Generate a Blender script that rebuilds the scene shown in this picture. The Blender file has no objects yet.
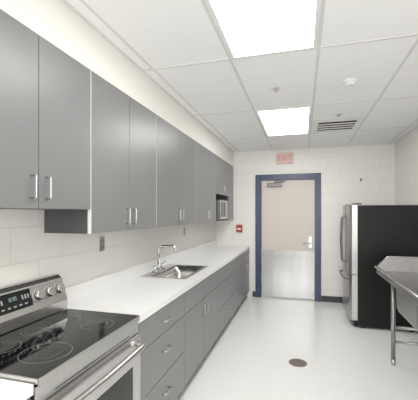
import bpy, bmesh, math
from mathutils import Vector, Matrix
S=bpy.context.scene
COL=S.collection
# ------------------------------------------------------------ materials
def newmat(name):
    m=bpy.data.materials.new(name); m.use_nodes=True
    return m, m.node_tree, m.node_tree.nodes["Principled BSDF"]
def mat(name,col,rough=.5,metal=0.,noise=0.,nscale=40,bump=0.,emis=0.,coat=0.,stretch=None,spec=None):
    m,nt,b=newmat(name)
    b.inputs["Base Color"].default_value=(*col,1)
    b.inputs["Roughness"].default_value=rough
    b.inputs["Metallic"].default_value=metal
    if spec is not None: b.inputs["Specular IOR Level"].default_value=spec
    if coat: b.inputs["Coat Weight"].default_value=coat
    if emis:
        b.inputs["Emission Color"].default_value=(*col,1); b.inputs["Emission Strength"].default_value=emis
    if noise or bump:
        tc=nt.nodes.new("ShaderNodeTexCoord"); mp=nt.nodes.new("ShaderNodeMapping")
        nt.links.new(tc.outputs["Object"],mp.inputs[0])
        if stretch: mp.inputs["Scale"].default_value=stretch
        n=nt.nodes.new("ShaderNodeTexNoise"); n.inputs["Scale"].default_value=nscale; n.inputs["Detail"].default_value=4
        nt.links.new(mp.outputs[0],n.inputs["Vector"])
        r=nt.nodes.new("ShaderNodeMapRange"); r.inputs[1].default_value=.3; r.inputs[2].default_value=.7
        r.inputs[3].default_value=1-noise; r.inputs[4].default_value=1+noise
        nt.links.new(n.outputs["Fac"],r.inputs[0])
        mx=nt.nodes.new("ShaderNodeVectorMath"); mx.operation='SCALE'
        mx.inputs[0].default_value=col
        nt.links.new(r.outputs[0],mx.inputs["Scale"]); nt.links.new(mx.outputs[0],b.inputs["Base Color"])
        if bump:
            bp=nt.nodes.new("ShaderNodeBump"); bp.inputs["Strength"].default_value=bump; bp.inputs["Distance"].default_value=.002
            nt.links.new(n.outputs["Fac"],bp.inputs["Height"]); nt.links.new(bp.outputs[0],b.inputs["Normal"])
    return m
def blockmat(name,col,axis):
    m,nt,b=newmat(name); b.inputs["Roughness"].default_value=.38
    tc=nt.nodes.new("ShaderNodeTexCoord"); sp=nt.nodes.new("ShaderNodeSeparateXYZ"); cb=nt.nodes.new("ShaderNodeCombineXYZ")
    nt.links.new(tc.outputs["Object"],sp.inputs[0])
    nt.links.new(sp.outputs["Y" if axis=='x' else "X"],cb.inputs[0]); nt.links.new(sp.outputs["Z"],cb.inputs[1])
    br=nt.nodes.new("ShaderNodeTexBrick"); br.inputs["Scale"].default_value=1
    br.inputs["Brick Width"].default_value=.406; br.inputs["Row Height"].default_value=.203
    br.inputs["Mortar Size"].default_value=.005; br.inputs["Mortar Smooth"].default_value=.6
    br.inputs["Color1"].default_value=(*col,1); br.inputs["Color2"].default_value=(*[c*.99 for c in col],1)
    br.inputs["Mortar"].default_value=(*[c*.87 for c in col],1)
    nt.links.new(cb.outputs[0],br.inputs["Vector"]); nt.links.new(br.outputs["Color"],b.inputs["Base Color"])
    n=nt.nodes.new("ShaderNodeTexNoise"); n.inputs["Scale"].default_value=60
    nt.links.new(tc.outputs["Object"],n.inputs["Vector"])
    ma=nt.nodes.new("ShaderNodeMath"); ma.operation='MULTIPLY_ADD'; ma.inputs[1].default_value=-1.0
    nt.links.new(br.outputs["Fac"],ma.inputs[0])
    m2=nt.nodes.new("ShaderNodeMath"); m2.operation='MULTIPLY'; m2.inputs[1].default_value=.15
    nt.links.new(n.outputs["Fac"],m2.inputs[0]); nt.links.new(m2.outputs[0],ma.inputs[2])
    bp=nt.nodes.new("ShaderNodeBump"); bp.inputs["Strength"].default_value=.3; bp.inputs["Distance"].default_value=.004
    nt.links.new(ma.outputs[0],bp.inputs["Height"]); nt.links.new(bp.outputs[0],b.inputs["Normal"])
    return m
WC=(.81,.795,.75)
MwallX=blockmat("block_wall_side",WC,'x'); MwallY=blockmat("block_wall_end",WC,'y')
Mpaint=mat("painted_gypsum",(.84,.825,.765),.55,noise=.01,nscale=30)
def floormat():
    m,nt,b=newmat("speckled_floor"); b.inputs["Roughness"].default_value=.15
    tc=nt.nodes.new("ShaderNodeTexCoord")
    v=nt.nodes.new("ShaderNodeTexNoise"); v.inputs["Scale"].default_value=90; v.inputs["Detail"].default_value=6; v.inputs["Roughness"].default_value=.8
    nt.links.new(tc.outputs["Object"],v.inputs["Vector"])
    r=nt.nodes.new("ShaderNodeValToRGB"); e=r.color_ramp.elements
    e[0].position=.36; e[0].color=(.63,.63,.615,1); e[1].position=.50; e[1].color=(.81,.81,.795,1)
    nt.links.new(v.outputs["Fac"],r.inputs[0]); nt.links.new(r.outputs[0],b.inputs["Base Color"])
    return m
Mfloor=floormat()
Mceil=mat("ceiling_tile",(.91,.91,.905),.85,noise=.04,nscale=150,bump=.25)
Mgrid=mat("ceiling_grid_metal",(.70,.70,.69),.5)
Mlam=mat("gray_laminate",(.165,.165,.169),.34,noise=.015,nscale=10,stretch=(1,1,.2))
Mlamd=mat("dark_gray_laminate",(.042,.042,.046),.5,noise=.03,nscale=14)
Mpale=mat("pale_edge_band",(.66,.66,.64),.5)
Mtoe=mat("dark_toe_kick",(.04,.04,.045),.6)
Mbase=mat("charcoal_rubber_base",(.03,.03,.035),.5)
Mct=mat("white_solid_surface",(.80,.80,.79),.2,noise=.015,nscale=120)
Msteel=mat("brushed_stainless",(.47,.465,.455),.32,1,noise=.08,nscale=60,stretch=(1,1,14))
Msteel2=mat("bright_stainless",(.56,.555,.54),.24,1,noise=.05,nscale=50,stretch=(14,1,1))
Msink=mat("dull_sink_stainless",(.33,.325,.315),.34,1,noise=.08,nscale=30,stretch=(1,6,1))
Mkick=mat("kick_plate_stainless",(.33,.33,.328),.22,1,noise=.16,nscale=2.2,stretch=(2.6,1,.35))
Mchrome=mat("chrome",(.60,.60,.60),.12,1)
Mnickel=mat("satin_nickel",(.46,.46,.45),.3,1)
Mblack=mat("black_glass",(.002,.002,.0025),.06,spec=.32)
Mblk=mat("black_enamel",(.002,.002,.0025),.4,spec=.2)
Mring=mat("burner_print",(.09,.09,.09),.25)
Mrub=mat("dark_rubber",(.02,.02,.02),.6)
Mnavy=mat("navy_frame_paint",(.008,.022,.075),.35)
Mdoor=mat("beige_door_paint",(.61,.55,.49),.4)
Mwhite=mat("white_plastic",(.80,.80,.78),.4)
Mred=mat("red_plastic",(.36,.015,.012),.4)
Mexit=mat("exit_sign_face",(.72,.50,.47),.5)
Mexr=mat("exit_red",(.62,.16,.14),.5)
Mdrain=mat("bronze_drain",(.18,.15,.12),.4,.5)
Mdisp=mat("display_digits",(.25,.40,.38),.4,emis=.1)
Mgreyp=mat("gray_print",(.30,.30,.30),.5)
Mdark=mat("dark_gray_metal",(.16,.16,.16),.4,.5)
Mdiff=mat("light_diffuser",(1,.99,.965),.5,emis=10)
Mvent=mat("white_vent_paint",(.82,.82,.81),.45)
Mventd=mat("vent_dark",(.015,.015,.015),.8)
# ------------------------------------------------------------ mesh builder
class B:
    def __init__(s): s.bm=bmesh.new(); s.mats=[]
    def mi(s,m):
        if m not in s.mats: s.mats.append(m)
        return s.mats.index(m)
    def _app(s,t,m,smooth=False):
        i=s.mi(m)
        for f in t.faces: f.material_index=i; f.smooth=smooth
        me=bpy.data.meshes.new("t"); t.to_mesh(me); t.free(); s.bm.from_mesh(me); bpy.data.meshes.remove(me)
    def box(s,x0,x1,y0,y1,z0,z1,m,bev=0.,seg=2):
        t=bmesh.new(); bmesh.ops.create_cube(t,size=1)
        for v in t.verts: v.co=Vector(((x0+x1)/2+v.co.x*(x1-x0),(y0+y1)/2+v.co.y*(y1-y0),(z0+z1)/2+v.co.z*(z1-z0)))
        if bev: bmesh.ops.bevel(t,geom=t.edges[:],offset=bev,segments=seg,profile=.5,affect='EDGES')
        s._app(t,m); return s
    def cyl(s,c,ax,r,h,m,r2=None,seg=28,bev=0.):
        t=bmesh.new(); bmesh.ops.create_cone(t,cap_ends=True,segments=seg,radius1=r,radius2=r if r2 is None else r2,depth=h)
        if bev: bmesh.ops.bevel(t,geom=[e for e in t.edges if abs(e.verts[0].co.z-e.verts[1].co.z)<1e-6],offset=bev,segments=2,profile=.5,affect='EDGES')
        q=Vector((0,0,1)).rotation_difference(Vector(ax)); M=Matrix.Translation(c)@q.to_matrix().to_4x4()
        bmesh.ops.transform(t,matrix=M,verts=t.verts[:])
        i=s.mi(m)
        for f in t.faces: f.smooth = len(f.verts)<=4
        for f in t.faces: f.material_index=i
        me=bpy.data.meshes.new("t"); t.to_mesh(me); t.free(); s.bm.from_mesh(me); bpy.data.meshes.remove(me)
        return s
    def tube(s,pts,r,m,seg=12,round_=0.,rs=5):
        P=[Vector(p) for p in pts]
        if round_:
            Q=[P[0]]
            for i in range(1,len(P)-1):
                a,b,c=P[i-1],P[i],P[i+1]
                d1=(a-b); d2=(c-b); k=min(round_,d1.length*.49,d2.length*.49)
                p0=b+d1.normalized()*k; p1=b+d2.normalized()*k
                for j in range(rs+1):
                    u=j/rs; Q.append(p0*(1-u)**2+b*2*u*(1-u)+p1*u*u)
            Q.append(P[-1]); P=Q
        t=bmesh.new(); rings=[]; up=None
        for i,p in enumerate(P):
            d=(P[min(i+1,len(P)-1)]-P[max(i-1,0)]).normalized()
            if up is None:
                up=Vector((0,0,1)) if abs(d.z)<.9 else Vector((1,0,0))
            n=(up-d*up.dot(d)).normalized(); bb=d.cross(n); up=n
            rings.append([t.verts.new(p+(n*math.cos(2*math.pi*k/seg)+bb*math.sin(2*math.pi*k/seg))*r) for k in range(seg)])
        for a,b in zip(rings,rings[1:]):
            for k in range(seg): t.faces.new((a[k],a[(k+1)%seg],b[(k+1)%seg],b[k]))
        t.faces.new(rings[0][::-1]); t.faces.new(rings[-1])
        bmesh.ops.recalc_face_normals(t,faces=t.faces[:])
        s._app(t,m,True); return s
    def prism(s,prof,axis,a,b,m,bev=0.):
        t=bmesh.new()
        def P(p,v): return {'y':(p[0],v,p[1]),'x':(v,p[0],p[1]),'z':(p[0],p[1],v)}[axis]
        A=[t.verts.new(P(p,a)) for p in prof]; C=[t.verts.new(P(p,b)) for p in prof]
        n=len(prof)
        for i in range(n): t.faces.new((A[i],A[(i+1)%n],C[(i+1)%n],C[i]))
        t.faces.new(A[::-1]); t.faces.new(C); bmesh.ops.recalc_face_normals(t,faces=t.faces[:])
        if bev: bmesh.ops.bevel(t,geom=t.edges[:],offset=bev,segments=2,profile=.5,affect='EDGES')
        s._app(t,m); return s
    def ring(s,c,r0,r1,h,m,seg=40):
        t=bmesh.new(); V=[]
        for k in range(seg):
            a=2*math.pi*k/seg; ca,sa=math.cos(a),math.sin(a)
            V.append([t.verts.new((c[0]+r*ca,c[1]+r*sa,z)) for r,z in((r0,c[2]),(r1,c[2]),(r1,c[2]+h),(r0,c[2]+h))])
        for k in range(seg):
            a,b=V[k],V[(k+1)%seg]
            for j in range(4): t.faces.new((a[j],a[(j+1)%4],b[(j+1)%4],b[j]))
        bmesh.ops.recalc_face_normals(t,faces=t.faces[:]); s._app(t,m); return s
    def bowl(s,x0,x1,y0,y1,zt,zb,m,r=.06,th=.003,taper=.02,smooth=True):
        def rr(x0,x1,y0,y1,r,z,n=5):
            L=[]
            for cx,cy,a0 in((x1-r,y1-r,0),(x0+r,y1-r,90),(x0+r,y0+r,180),(x1-r,y0+r,270)):
                for k in range(n+1):
                    a=math.radians(a0+90*k/n); L.append((cx+r*math.cos(a),cy+r*math.sin(a),z))
            return L
        t=bmesh.new(); R=[]
        steps=[(0,zt,0),(0,zt-(zt-zb)*.5,taper*.5),(0,zb+.04,taper),(0,zb+.012,taper+.012),(0,zb,taper+.04)]
        for _,z,o in steps: R.append([t.verts.new(p) for p in rr(x0+o,x1-o,y0+o,y1-o,r,z)])
        for o,z in((taper+.04,zb-th),(taper+.012-th,zb+.012-th),(taper-th,zb+.04),(-th,zt-.001)):
            R.append([t.verts.new(p) for p in rr(x0+o,x1-o,y0+o,y1-o,r,z)])
        n=len(R[0])
        def br(a,b):
            for k in range(n): t.faces.new((a[k],a[(k+1)%n],b[(k+1)%n],b[k]))
        for i in range(4): br(R[i],R[i+1])
        t.faces.new(R[4])
        for i in range(5,8): br(R[i],R[i+1])
        t.faces.new(R[5]); br(R[8],R[0])
        bmesh.ops.recalc_face_normals(t,faces=t.faces[:])
        s._app(t,m,smooth); return s
    def done(s,name,parent=None,label=None,cat=None,struct=False,group=None):
        me=bpy.data.meshes.new(name)
        if struct: o=Vector((0,0,0))
        else:
            xs=[v.co for v in s.bm.verts]
            lo=Vector([min(c[i] for c in xs) for i in range(3)]); hi=Vector([max(c[i] for c in xs) for i in range(3)])
            o=(lo+hi)/2
            if parent is None: o.z=lo.z
            for v in s.bm.verts: v.co-=o
        s.bm.to_mesh(me); s.bm.free()
        for m in s.mats: me.materials.append(m)
        ob=bpy.data.objects.new(name,me); COL.objects.link(ob)
        if parent is not None:
            ob.parent=parent; ob.location=o-WO[parent.name]
        else: ob.location=o
        WO[ob.name]=o.copy()
        if label: ob["label"]=label
        if cat: ob["category"]=cat
        if struct: ob["kind"]="structure"
        if group: ob["group"]=group
        return ob
WO={}
def thing(name,loc,label,cat,group=None):
    e=bpy.data.objects.new(name,None); COL.objects.link(e); e.location=loc; e.empty_display_size=.1
    WO[e.name]=Vector(loc); e["label"]=label; e["category"]=cat
    if group: e["group"]=group
    return e
# ------------------------------------------------------------ dims
XL,XR,YB,YF,H=-1.53,1.434,5.86,-2.6,2.615
XS=-1.205; XU=-1.195; XC=-.905; ZC=.90; ZU=2.345
# ------------------------------------------------------------ shell
B().box(XL-.15,XR+.15,YF-.15,YB+.35,-.1,0,Mfloor).done("floor",struct=True)
B().box(XL-.15,XR+.15,YF-.15,YB+.15,H,H+.1,Mceil).done("ceiling",struct=True)
B().box(XL-.15,XL,YF-.15,YB+.15,0,H,MwallX).done("wall_left",struct=True)
B().box(XR,XR+.15,YF-.15,YB+.15,0,H,MwallX).done("wall_right",struct=True)
wx0,wx1,wz0,wz1=-1.15,1.1,.75,2.35  # opening added in the unseen wall to let in fill light
B().box(XL,wx0,YF-.15,YF,0,H,MwallY).box(wx1,XR,YF-.15,YF,0,H,MwallY).box(wx0,wx1,YF-.15,YF,0,wz0,MwallY).box(wx0,wx1,YF-.15,YF,wz1,H,MwallY).done("wall_front",struct=True)
B().box(wx0,wx0+.05,YF-.1,YF-.02,wz0,wz1,Mwhite).box(wx1-.05,wx1,YF-.1,YF-.02,wz0,wz1,Mwhite).box(wx0+.05,wx1-.05,YF-.1,YF-.02,wz0,wz0+.05,Mwhite).box(wx0+.05,wx1-.05,YF-.1,YF-.02,wz1-.05,wz1,Mwhite).box(-.05,0,YF-.1,YF-.02,wz0+.05,wz1-.05,Mwhite).done("added_window_1",struct=True)  # unseen window frame, made up to go with the added fill lamp
DX0,DX1,DZ=-.80,.31,2.18
B().box(XL,DX0+.03,YB,YB+.15,0,H,MwallY).box(DX1-.03,XR,YB,YB+.15,0,H,MwallY).box(DX0+.03,DX1-.03,YB,YB+.15,DZ-.03,H,MwallY).done("wall_back",struct=True)
B().box(XL,XS,YF,YB,ZU+.002,H,Mpaint).done("trim_1",struct=True)
fw=.10
B().box(DX0,DX0+fw,YB-.03,YB+.10,0,DZ,Mnavy,.004).box(DX1-fw,DX1,YB-.03,YB+.10,0,DZ,Mnavy,.004).box(DX0+fw-.004,DX1-fw+.004,YB-.03,YB+.10,DZ-fw,DZ,Mnavy,.004).done("trim_2",struct=True)
dl,dr=DX0+fw+.004,DX1-fw-.004
d=B().box(dl,dr,YB+.02,YB+.065,.008,DZ-fw-.004,Mdoor,.003).done("door_1",struct=True)
WO[d.name]=Vector((0,0,0))
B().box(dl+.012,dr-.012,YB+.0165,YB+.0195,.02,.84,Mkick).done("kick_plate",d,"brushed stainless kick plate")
b=B().box(dr-.10,dr-.04,YB+.012,YB+.0195,.90,1.10,Mnickel,.002)
b.tube([(dr-.07,YB+.015,.98),(dr-.07,YB-.035,.98),(dr-.19,YB-.035,.98)],.010,Mnickel,round_=.02)
b.done("door_lever",d,"satin metal lever handle")
B().cyl((dr-.07,YB+.012,1.06),(0,1,0),.018,.014,Mchrome).done("lock",d)
b=B().box(dl+.10,dl+.36,YB-.03,YB+.0195,1.96,2.025,Mdark,.006)
b.tube([(dl+.22,YB-.02,2.03),(dl+.42,YB-.025,2.05),(dl+.24,YB-.025,2.065)],.007,Mdark)
b.done("door_closer",d,"gray metal overhead closer")
for i,z in enumerate((.25,1.05,1.85)):
    B().cyl((dl+.001,YB+.015,z),(0,0,1),.006,.10,Mnickel).done("hinge",d)
B().box(DX1+.002,XR,YB-.012,YB,0,.10,Mbase,.002).box(XC+.05,DX0-.002,YB-.012,YB,0,.10,Mbase,.002).done("baseboard_back",struct=True)
B().box(XR-.012,XR,YF,YB-.013,0,.10,Mbase,.002).done("baseboard_right",struct=True)
# ceiling grid
gx=[-1.11,-.50,.11,.72,1.33]; gy=[-2.56,-1.34,-.12,1.10,2.32,3.54,4.76]
b=B(); g=.0095
for x in gx: b.box(x-g,x+g,YF,YB,H-.004,H,Mgrid)
for y in gy: b.box(XS,XR,y-g,y+g,H-.0035,H,Mgrid)
b.box(.11,.72,4.14,4.16,H-.0035,H,Mgrid)
b.box(XS,XS+.015,YF,YB,H-.006,H,Mgrid); b.box(XS,XR,YB-.015,YB,H-.006,H,Mgrid); b.box(XR-.015,XR,YF,YB,H-.006,H,Mgrid)
b.done("trim_3",struct=True)
for y0,y1 in((1.10,2.32),(3.54,4.76),(-1.34,-.12)):  # last panel is unseen, added behind the camera for fill light
    x0,x1=-.488,.098
    t=thing("ceiling_light",((x0+x1)/2,(y0+y1)/2,H-.02),"recessed rectangular fluorescent ceiling panel, glowing white","ceiling light","recessed fluorescent panels in the ceiling")
    a0,a1=y0+.012,y1-.012; f=.028
    b=B()
    b.box(x0,x1,a0,a0+f,H-.012,H,Mvent,.002).box(x0,x1,a1-f,a1,H-.012,H,Mvent,.002).box(x0,x0+f,a0+f,a1-f,H-.012,H,Mvent,.002).box(x1-f,x1,a0+f,a1-f,H-.012,H,Mvent,.002)
    b.done("frame",t)
    B().box(x0+f,x1-f,a0+f,a1-f,H-.011,H-.001,Mdiff).done("diffuser",t,"glowing white diffuser")
# vent
t=thing("air_vent",(.415,4.45,H-.02),"square white louvered ceiling air diffuser","vent")
b=B()
for a in(.122,.638): b.box(a,a+.07,4.17,4.74,H-.006,H,Mvent,.002)
for a in(4.17,4.67): b.box(.192,.638,a,a+.07,H-.006,H,Mvent,.002)
b.done("frame",t)
B().box(.193,.637,4.241,4.669,H-.0035,H-.0005,Mventd).done("throat",t,"dark opening")
for k in range(3):
    y=4.33+k*.11
    B().prism([(y,H-.004),(y+.022,H-.009),(y+.028,H-.009),(y+.008,H-.004)],'x',.193,.637,Mvent).done("louver",t)
t=thing("smoke_detector",(.39,2.98,H-.04),"round white smoke detector on the ceiling tile","smoke detector")
B().cyl((.39,2.98,H-.006),(0,0,1),.06,.012,Mwhite,bev=.002).done("base",t)
B().cyl((.39,2.98,H-.026),(0,0,1),.032,.028,Mwhite,r2=.05,bev=.003).done("cap",t)
for x,y in((-.223,2.97),(.40,3.95)):
    t=thing("sprinkler",(x,y,H-.04),"small white recessed sprinkler head in ceiling","sprinkler","ceiling sprinkler heads")
    B().cyl((x,y,H-.003),(0,0,1),.045,.006,Mgrid,bev=.001).done("escutcheon",t)
    B().cyl((x,y,H-.016),(0,0,1),.012,.02,Mchrome).cyl((x,y,H-.028),(0,0,1),.020,.003,Mchrome).done("nozzle",t)
# ------------------------------------------------------------ cabinets
def handle(parent,x,y,z,L,vertical=True):
    if vertical: pts=[(x,y,z-L/2),(x+.03,y,z-L/2),(x+.03,y,z+L/2),(x,y,z+L/2)]
    else: pts=[(x,y-L/2,z),(x+.03,y-L/2,z),(x+.03,y+L/2,z),(x,y+L/2,z)]
    B().tube(pts,.005,Mnickel,round_=.012).done("handle",parent,"satin metal bar handle")
def wall_cab(y0,y1,z0,z1,label,niche=None,filler=None):
    y0+=.001; y1-=.001
    t=thing("wall_cabinet",((XL+XU)/2,(y0+y1)/2,z0),label,"cabinet","gray wall cabinets in a row")
    xb,xf=XL+.002,XU-.022; p=.018
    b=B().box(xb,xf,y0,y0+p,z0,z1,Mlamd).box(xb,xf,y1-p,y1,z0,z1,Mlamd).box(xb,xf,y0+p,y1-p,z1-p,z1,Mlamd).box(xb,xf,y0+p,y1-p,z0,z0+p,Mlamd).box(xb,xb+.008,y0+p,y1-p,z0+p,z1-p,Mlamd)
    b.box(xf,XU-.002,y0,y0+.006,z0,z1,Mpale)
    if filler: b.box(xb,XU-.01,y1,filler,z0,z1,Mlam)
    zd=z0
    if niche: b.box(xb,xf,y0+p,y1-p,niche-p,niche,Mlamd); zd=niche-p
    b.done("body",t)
    ym=(y0+y1)/2
    for a,c,hy in((y0+.0065,ym-.002,ym-.045),(ym+.002,y1-.001,ym+.045)):
        dd=B().box(XU-.020,XU,a,c,zd+.001,z1-.003,Mlam,.0015).done("door",t)
        handle(dd,XU,hy,zd+.10,.105)
wall_cab(.87,1.66,1.52,ZU,"short gray laminate wall cabinet above the range")
wall_cab(1.66,2.56,1.377,ZU,"tall gray laminate two-door wall cabinet beside the range")
wall_cab(2.56,3.66,1.377,ZU,"wide gray laminate two-door wall cabinet above sink")
wall_cab(3.66,4.56,1.377,ZU,"gray laminate two-door wall cabinet above the worktop")
wall_cab(4.56,5.46,1.377,ZU,"gray laminate wall cabinet with open microwave niche",niche=1.80,filler=YB-.001)
def base_cab(y0,y1,kind,label):
    y0+=.001; y1-=.001
    t=thing("base_cabinet",((XL+XC)/2,(y0+y1)/2,0),label,"cabinet","gray base cabinets under the worktop")
    xb,xf=XL+.002,XC-.002; p=.018; zt=ZC-.040; xf-=.022
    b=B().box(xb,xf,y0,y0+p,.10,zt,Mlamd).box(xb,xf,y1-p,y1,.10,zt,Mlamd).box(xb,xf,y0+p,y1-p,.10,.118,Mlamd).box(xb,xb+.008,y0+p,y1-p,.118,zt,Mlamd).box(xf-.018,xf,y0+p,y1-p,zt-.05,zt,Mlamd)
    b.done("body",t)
    B().box(xb,xf-.05,y0,y1,0,.099,Mtoe).done("toe_kick",t,"dark recessed toe kick")
    fx0,fx1=xf+.001,xf+.020; ym=(y0+y1)/2; g=.0025
    def front(nm,a,c,z0,z1,h=None):
        o=B().box(fx0,fx1,a+g,c-g,z0+g,z1-g,Mlam,.0015).done(nm,t)
        if h=='h': handle(o,fx1,(a+c)/2,(z0+z1)/2+(.0 if z1-z0<.2 else .03),.10,False)
        elif h=='l': handle(o,fx1,a+.045,z1-.10,.10)
        elif h=='r': handle(o,fx1,c-.045,z1-.10,.10)
    if kind=='drawers':
        front("drawer",y0,y1,.68,zt-.004,'h'); front("drawer",y0,y1,.39,.68,'h'); front("drawer",y0,y1,.10,.39,'h')
    elif kind=='sink':
        front("panel",y0,ym,.68,zt-.004); front("panel",ym,y1,.68,zt-.004)
        front("door",y0,ym,.10,.68,'r'); front("door",ym,y1,.10,.68,'l')
    else:
        front("drawer",y0,ym,.68,zt-.004,'h'); front("drawer",ym,y1,.68,zt-.004,'h')
        front("door",y0,ym,.10,.68,'r'); front("door",ym,y1,.10,.68,'l')
base_cab(1.705,2.47,'drawers',"gray laminate three-drawer base cabinet next to the range")
base_cab(2.47,3.55,'sink',"gray laminate two-door base cabinet under the sink")
base_cab(3.55,4.45,'drawers',"gray laminate three-drawer base cabinet beyond the sink")
base_cab(4.45,5.15,'drawers',"gray laminate three-drawer base cabinet along worktop")
base_cab(5.15,5.855,'mixed',"gray laminate door and drawer base cabinet by end wall")
base_cab(.15,.93,'drawers',"gray laminate three-drawer base cabinet before the range")
SX0,SX1,SY0,SY1=-1.40,-1.03,2.80,3.52
zt0=ZC-.038
b=B()
b.box(XL+.001,XC,1.703,SY0,zt0,ZC,Mct).box(XL+.001,XC,SY1,YB-.001,zt0,ZC,Mct).box(XL+.001,SX0,SY0,SY1,zt0,ZC,Mct).box(SX1,XC,SY0,SY1,zt0,ZC,Mct)
b.box(XL+.001,XL+.019,1.703,YB-.001,ZC,ZC+.10,Mct)
b.done("worktop",label="long white solid-surface worktop with low backsplash",cat="countertop")
b=B().box(XL+.001,XC,.15,.935,zt0,ZC,Mct,.002).box(XL+.001,XL+.019,.15,.935,ZC,ZC+.10,Mct)
b.done("worktop",label="short white worktop section before the range",cat="countertop")
# kitchen sink
t=thing("kitchen_sink",((SX0+SX1)/2,(SY0+SY1)/2,ZC-.17),"stainless drop-in sink set into white worktop","sink")
B().bowl(SX0+.012,SX1-.012,SY0+.012,SY1-.012,ZC+.002,ZC-.17,Msteel2,r=.05).done("basin",t)
b=B(); e=.012; w=.022
b.box(SX0-w-.05,SX0+e+.002,SY0-w,SY1+w,ZC+.0005,ZC+.006,Msteel2,.0015).box(SX1-e-.002,SX1+w,SY0-w,SY1+w,ZC+.0005,ZC+.006,Msteel2,.0015)
b.box(SX0+e,SX1-e,SY0-w,SY0+e+.002,ZC+.0005,ZC+.006,Msteel2,.0015).box(SX0+e,SX1-e,SY1-e-.002,SY1+w,ZC+.0005,ZC+.006,Msteel2,.0015)
b.done("rim",t)
B().cyl((-1.215,3.16,ZC-.167),(0,0,1),.04,.005,Mchrome).cyl((-1.215,3.16,ZC-.164),(0,0,1),.025,.004,Mrub).done("drain",t)
fx,fy=-1.43,3.12
t=thing("faucet",(fx,fy,ZC+.005),"chrome two-handle faucet with high squared spout","faucet")
B().box(fx-.025,fx+.025,fy-.11,fy+.11,ZC+.0065,ZC+.020,Mchrome,.005).done("base",t)
B().cyl((fx,fy,ZC+.045),(0,0,1),.022,.05,Mchrome,r2=.016).tube([(fx,fy,ZC+.05),(fx,fy,ZC+.255),(fx+.17,fy+.02,ZC+.262),(fx+.175,fy+.02,ZC+.215)],.014,Mchrome,round_=.045).cyl((fx+.175,fy+.02,ZC+.214),(0,0,1),.017,.02,Mchrome).done("spout",t)
for s in(-1,1):
    B().cyl((fx,fy+s*.09,ZC+.04),(0,0,1),.018,.04,Mchrome,r2=.014).tube([(fx,fy+s*.09,ZC+.062),(fx+.01,fy+s*.15,ZC+.078)],.007,Mchrome).done("handle",t)
# ------------------------------------------------------------ range
Y0,Y1=.940,1.698
t=thing("range",(-1.2,(Y0+Y1)/2,0),"freestanding stainless electric range with black glass cooktop","range")
XF=-.905
b=B().box(-1.50,XF-.02,Y0,Y1,.06,.895,Mblk,.003)
for x in(-1.45,-.97):
    for y in(Y0+.05,Y1-.05): b.cyl((x,y,.03),(0,0,1),.02,.06,Mrub)
b.done("body",t)
b=B().box(-1.39,XF+.004,Y0+.008,Y1-.008,.8955,.912,Mblack,.003)
b.done("cooktop",t,"black ceramic glass cooktop")
B().box(-1.39,XF+.008,Y0,Y0+.0075,.8955,.914,Msteel2,.001).box(-1.39,XF+.008,Y1-.0075,Y1,.8955,.914,Msteel2,.001).box(XF+.0045,XF+.012,Y0+.008,Y1-.008,.885,.913,Msteel2,.001).done("trim",t,"stainless edge trim")
for x,y,r in((-1.04,1.14,.105),(-1.04,1.50,.085),(-1.27,1.13,.08),(-1.27,1.50,.10),(-1.29,1.32,.05)):
    b=B().ring((x,y,.9122),r-.004,r,.0003,Mring).ring((x,y,.9122),r*.62-.002,r*.62,.0003,Mring)
    b.done("burner",t,"faint gray burner ring")
prof=[(-1.52,.915),(-1.52,1.085),(-1.51,1.11),(-1.485,1.123),(-1.455,1.12),(-1.43,1.10),(-1.388,.972),(-1.388,.915)]
bg=B().prism(prof,'y',Y0,Y1,Msteel2,.002).done("backguard",t,"stainless control backguard")
p0=Vector((-1.43,0,1.10)); p1=Vector((-1.388,0,.972)); dv=(p1-p0); nrm=Vector((-dv.z,0,dv.x)).normalized()
if nrm.x<0: nrm=-nrm
def face(u,off): q=p0+dv*u+nrm*off; return q
def slab(bb,ya,yb,u0,u1,o0,o1,m):
    a,b_,c,d_=face(u0,o0),face(u1,o0),face(u1,o1),face(u0,o1)
    bb.prism([(a.x,a.z),(b_.x,b_.z),(c.x,c.z),(d_.x,d_.z)],'y',ya,yb,m)
b=B(); slab(b,1.20,1.44,.06,.76,.0003,.003,Mblack); b.done("display_panel",bg,"black glass control display")
for k in range(6):
    b=B(); slab(b,1.215+k*.035,1.232+k*.035,.58,.63,.0032,.0036,Mgreyp); b.done("key",bg,"small gray printed touch key")
for k in range(3):
    b=B(); slab(b,1.22+k*.018,1.228+k*.018,.25,.42,.0032,.0036,Mgreyp); b.done("key",bg,"small gray printed touch key")
    b=B(); slab(b,1.38+k*.018,1.388+k*.018,.25,.42,.0032,.0036,Mgreyp); b.done("key",bg,"small gray printed touch key")
b=B()
def seg7(bb,y,ch):
    on={'1':"bc",'2':"abged",'0':"abcdef",'5':"afgcd",'4':"fgbc"}[ch]
    w=.008;u0,um,u1=.24,.31,.38
    S7={'a':(y,y+w,u0,u0+.015),'d':(y,y+w,u1-.015,u1),'g':(y,y+w,um-.007,um+.007),'f':(y,y+.0015,u0,um),'e':(y,y+.0015,um,u1),'b':(y+w-.0015,y+w,u0,um),'c':(y+w-.0015,y+w,um,u1)}
    for c in on: slab(bb,*S7[c],.0032,.0037,Mdisp)
for y,ch in((1.296,'1'),(1.309,'2'),(1.326,'0'),(1.339,'5')): seg7(b,y,ch)
b.done("digits",bg,"dim green clock digits")
for y in(1.006,1.087,1.168,1.478,1.557,1.636):
    c=face(.45,.0); b=B()
    b.cyl(c+Vector((0,y,0))+nrm*.004,nrm,.036,.007,Mgreyp,bev=.001).cyl(c+Vector((0,y,0))+nrm*.022,nrm,.031,.030,Msteel2,r2=.027,bev=.004)
    b.done("knob",bg,"round metal control knob")
fr=B().box(XF-.0195,XF,Y0+.002,Y1-.002,.815,.884,Msteel2,.002).done("front_panel",t,"stainless fascia")
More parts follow.
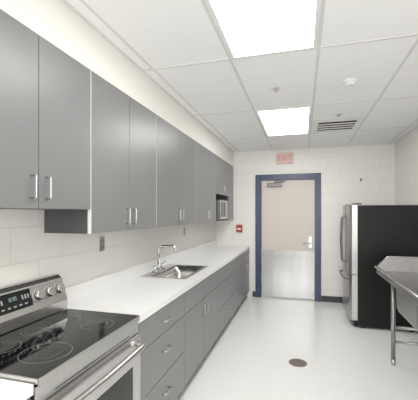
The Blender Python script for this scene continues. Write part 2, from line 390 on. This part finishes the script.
b=B().box(XF+.0002,XF+.001,Y0+.10,Y1-.10,.826,.831,Mrub)
b.done("vent_slot",fr)
od=B().box(XF-.0195,XF+.018,Y0+.004,Y1-.004,.235,.812,Msteel2,.006).done("oven_door",t,"stainless oven door")
B().box(XF+.0183,XF+.021,Y0+.10,Y1-.10,.33,.66,Mblack,.001).done("window",od,"dark glass oven window")
B().tube([(XF+.018,Y0+.05,.765),(XF+.062,Y0+.055,.765),(XF+.070,(Y0+Y1)/2,.765),(XF+.062,Y1-.055,.765),(XF+.018,Y1-.05,.765)],.016,Msteel2,round_=.03,seg=16).done("handle",od,"stainless bar handle")
dw=B().box(XF-.0195,XF+.014,Y0+.004,Y1-.004,.07,.23,Msteel2,.005).done("drawer",t,"stainless storage drawer")
# ------------------------------------------------------------ microwave
my0,my1,mz0,mz1,mx0,mx1=4.74,5.24,1.396,1.70,-1.49,-1.195
t=thing("microwave",((mx0+mx1)/2,(my0+my1)/2,mz0),"compact steel microwave oven with dark window in cabinet niche","microwave")
b=B().box(mx0,mx1,my0,my1,mz0+.008,mz1,Mdark,.006)
for x in(mx0+.04,mx1-.05):
    for y in(my0+.05,my1-.05): b.cyl((x,y,mz0+.0045),(0,0,1),.012,.008,Mrub)
b.done("body",t)
do=B().box(mx1+.0005,mx1+.025,my0+.003,my1-.13,mz0+.012,mz1-.003,Msteel2,.004).done("door",t,"stainless door")
B().box(mx1+.0253,mx1+.027,my0+.015,my1-.175,mz0+.045,mz1-.035,Mblack).done("window",do,"dark glass window")
B().tube([(mx1+.025,my1-.155,mz0+.06),(mx1+.05,my1-.155,mz0+.06),(mx1+.05,my1-.155,mz1-.05),(mx1+.025,my1-.155,mz1-.05)],.007,Mnickel,round_=.015).done("handle",do)
cp=B().box(mx1+.0005,mx1+.025,my1-.127,my1-.003,mz0+.012,mz1-.003,Msteel2,.003).done("control_panel",t,"steel control panel")
for i in range(3):
    for j in range(4): B().box(mx1+.0252,mx1+.027,my1-.112+i*.034,my1-.087+i*.034,mz0+.05+j*.04,mz0+.075+j*.04,Mdark,.001).done("button",cp)
# ------------------------------------------------------------ fridge
fy0,fy1=4.62,5.47; FX=.60; FB=.70; FT=1.61
t=thing("refrigerator",(1.05,(fy0+fy1)/2,0),"french-door refrigerator, stainless doors and black side panels","refrigerator")
b=B().box(FB,1.40,fy0,fy1,.03,FT-.01,Mblk,.006)
for x in(FB+.06,1.33):
    for y in(fy0+.06,fy1-.06): b.cyl((x,y,.015),(0,0,1),.025,.03,Mrub)
b.done("body",t,"black cabinet body")
fm=(fy0+fy1)/2
def fdoor(nm,a,c,z0,z1):
    prof=[(FB-.003,a),(FB-.003,c),(FX+.03,c),(FX+.006,c-.02),(FX,c-.06),(FX,a+.06),(FX+.006,a+.02),(FX+.03,a)]
    return B().prism(prof,'z',z0,z1,Msteel,.003).done(nm,t,"stainless "+nm.replace("_"," "))
for a,c,hy in((fy0+.002,fm-.003,fm-.05),(fm+.003,fy1-.002,fm+.05)):
    o=fdoor("door",a,c,.70,FT)
    B().tube([(FX+.002,hy,.80),(FX-.045,hy,.82),(FX-.060,hy,1.13),(FX-.045,hy,1.44),(FX+.002,hy,1.46)],.012,Mdark,round_=.06).done("handle",o,"curved metal handle")
o=fdoor("freezer_drawer",fy0+.002,fy1-.002,.10,.693)
B().tube([(FX+.002,fy0+.10,.62),(FX-.045,fy0+.12,.62),(FX-.058,fm,.62),(FX-.045,fy1-.12,.62),(FX+.002,fy1-.10,.62)],.012,Mdark,round_=.06).done("handle",o,"curved metal handle")
B().box(FB-.04,FB-.002,fy0+.01,fy1-.01,.03,.095,Mblk,.003).done("grille",t,"black toe grille")
for y in(fy0+.06,fy1-.06): B().box(FB-.06,FB+.05,y-.03,y+.03,FT+.0005,FT+.018,Mblk,.004).done("hinge_cover",t)
# ------------------------------------------------------------ utility sink
ux0,ux1,uy0,uy1,uz=.745,1.425,1.70,3.87,.925
t=thing("utility_sink",((ux0+ux1)/2,(uy0+uy1)/2,0),"stainless commercial sink with drainboard on tubular legs","sink")
by0,by1=2.05,3.18
b=B(); zd=uz-.055
b.prism([(by1+.03,zd-.012),(by1+.03,zd-.006),(uy1-.02,zd+.014),(uy1-.02,zd+.008)],'x',ux0+.035,ux1-.03,Msink)
b.tube([(ux0+.014,uy0+.014,uz),(ux0+.014,uy1-.014,uz)],.013,Msteel2)
b.box(ux0+.022,ux0+.037,uy0+.02,uy1-.02,zd-.012,uz+.008,Msink,.002)
b.box(ux0+.036,ux1-.03,by1,by1+.035,zd-.012,zd-.006,Msink,.001)
b.box(ux0+.036,ux1-.03,uy0+.02,by0,zd-.012,zd-.006,Msink)
ym=(by0+by1)/2
b.box(ux0+.036,ux1-.03,ym-.02,ym+.02,zd-.012,zd-.006,Msink)
b.done("drainboard",t,"stainless drainboard and rolled rim")
zb=.64
for a,c in((by0,ym-.02),(ym+.02,by1)):
    B().bowl(ux0+.04,ux1-.03,a,c,zd-.006,zb,Msink,r=.018,taper=.006,smooth=False).done("bowl",t)
    B().cyl(((ux0+ux1)/2,(a+c)/2,zb-.03),(0,0,1),.045,.05,Mchrome).tube([((ux0+ux1)/2,(a+c)/2,zb-.05),((ux0+ux1)/2,(a+c)/2,zb-.18),(ux1-.02,(a+c)/2,zb-.20)],.02,Mchrome,round_=.04).done("drain_pipe",t)
b=B().prism([(ux0+.036,zd-.012),(ux0+.036,uz+.01),(ux0+.13,uz+.11),(ux1-.03,uz+.11),(ux1-.03,zd-.012)],'y',uy1-.02,uy1-.012,Msink,.001)
b.tube([(ux0+.025,uy1-.014,uz+.003),(ux0+.13,uy1-.014,uz+.112),(ux1-.03,uy1-.014,uz+.112)],.006,Msteel2,round_=.008)
b.box(ux1-.029,ux1,uy0,uy1,zd-.012,uz+.25,Msink,.003)
b.done("backsplash",t,"stainless splash panels")
for x in(ux0+.12,ux1-.09):
    for y in(uy0+.25,uy1-.27):
        b=B().cyl((x,y,.455),(0,0,1),.0205,.79,Msink,seg=20).cyl((x,y,.03),(0,0,1),.018,.06,Mnickel,r2=.023,seg=20).cyl((x,y,.84),(0,0,1),.035,.03,Msink)
        b.done("leg",t)
for y in(uy0+.25,uy1-.27):
    for z in(.37,.23): B().tube([(ux0+.14,y,z),(ux1-.11,y,z)],.015,Msink).done("cross_rail",t)
B().tube([(ux1-.09,uy0+.27,.30),(ux1-.09,uy1-.29,.30)],.015,Msink).done("cross_rail",t)
b=B().box(ux1-.05,ux1-.03,2.5,2.75,uz+.12,uz+.18,Mchrome,.004).tube([(ux1-.04,2.62,uz+.15),(ux1-.10,2.62,uz+.16),(ux1-.10,2.62,uz+.30),(ux1-.36,2.62,uz+.30),(ux1-.36,2.62,uz+.22)],.011,Mchrome,round_=.05)
for y in(2.53,2.72): b.cyl((ux1-.07,y,uz+.15),(1,0,0),.016,.05,Mchrome).tube([(ux1-.09,y,uz+.15),(ux1-.10,y,uz+.21)],.006,Mchrome)
b.done("faucet",t,"chrome wall faucet")
# ------------------------------------------------------------ small wall items
def outlet(x,y,z,label):
    t=thing("wall_outlet",(x,y,z),label,"outlet","electrical outlets above the worktop")
    B().box(x+.0005,x+.006,y-.036,y+.036,z-.058,z+.058,Mnickel,.0015).done("cover_plate",t)
    for s in(-1,1):
        B().box(x+.0062,x+.009,y-.017,y+.017,z+s*.022-.015,z+s*.022+.015,Mgreyp,.002).box(x+.009,x+.0095,y-.009,y-.006,z+s*.022-.006,z+s*.022+.006,Mrub).box(x+.009,x+.0095,y+.006,y+.009,z+s*.022-.006,z+s*.022+.006,Mrub).done("socket",t,"gray socket face")
outlet(XL,2.26,1.255,"brushed metal outlet plate on block wall by the range")
outlet(XL,4.15,1.25,"brushed metal outlet plate on block wall past sink")
t=thing("fire_alarm_pull",(-1.09,YB,1.15),"small red fire alarm pull station on end wall","fire alarm")
B().box(-1.145,-1.035,YB-.045,YB,1.15,1.29,Mred,.006).done("housing",t)
B().box(-1.12,-1.06,YB-.052,YB-.0455,1.20,1.225,Mwhite,.002).done("handle",t,"white pull bar")
t=thing("wall_sensor",(.93,YB,2.0),"small white thermostat sensor on end wall","sensor")
B().box(.90,.96,YB-.02,YB-.001,2.0,2.10,Mwhite,.004).done("housing",t)
B().box(.915,.945,YB-.0225,YB-.0205,2.02,2.07,Mdark,.001).done("grille",t)
sx,sz=-.29,2.45
t=thing("exit_sign",(sx,YB,sz-.095),"pale pinkish exit sign with faint red letters above door","sign")
B().box(sx-.145,sx+.145,YB-.045,YB-.001,sz-.095,sz+.095,Mexit,.006).done("housing",t)
cu=bpy.data.curves.new("exit_text",'FONT'); cu.body="EXIT"; cu.size=.125; cu.extrude=.001; cu.align_x='CENTER'; cu.align_y='CENTER'
tmp=bpy.data.objects.new("tmp",cu); COL.objects.link(tmp); bpy.context.view_layer.update()
me=bpy.data.meshes.new_from_object(tmp.evaluated_get(bpy.context.evaluated_depsgraph_get())); bpy.data.objects.remove(tmp)
me.materials.clear(); me.materials.append(Mexr)
o=bpy.data.objects.new("lettering",me); COL.objects.link(o); o.parent=t
o.rotation_euler=(math.pi/2,0,0); o.location=Vector((sx,YB-.0465,sz))-WO[t.name]; o["label"]="red EXIT lettering"
dx,dy=-.04,3.39
t=thing("floor_drain",(dx,dy,0),"round bronze floor drain in white speckled floor","drain")
B().ring((dx,dy,.0003),.074,.09,.004,Mdrain).done("rim",t)
b=B().cyl((dx,dy,.0015),(0,0,1),.0735,.002,Mdrain)
for r in(.02,.04,.06): b.ring((dx,dy,.0026),r-.004,r,.0006,Mventd)
b.done("grate",t)
# ------------------------------------------------------------ fill lamp added at the made-up window behind the viewer
L=bpy.data.lights.new("added_fill_lamp",'AREA'); L.shape='RECTANGLE'; L.size=2.1; L.size_y=1.5; L.energy=72; L.color=(1,.99,.975)
lo=bpy.data.objects.new("added_fill_lamp",L); COL.objects.link(lo); lo.location=(-.02,YF-.12,1.55); lo.rotation_euler=(math.pi/2+.30,0,0)
# ------------------------------------------------------------ camera / world
cam=bpy.data.cameras.new("Camera"); co=bpy.data.objects.new("Camera",cam); COL.objects.link(co)
co.location=(0,0,1.50); co.rotation_euler=(math.pi/2,0,math.radians(15.88))
cam.sensor_width=36; cam.lens=327/418*36; cam.clip_start=.02
cam.shift_y=13/418
S.camera=co
w=bpy.data.worlds.new("World"); S.world=w; w.use_nodes=True
w.node_tree.nodes["Background"].inputs[0].default_value=(.9,.93,1,1); w.node_tree.nodes["Background"].inputs[1].default_value=.8
S.view_settings.view_transform='Standard'; S.view_settings.look='None'; S.view_settings.exposure=.42; S.view_settings.gamma=1.16
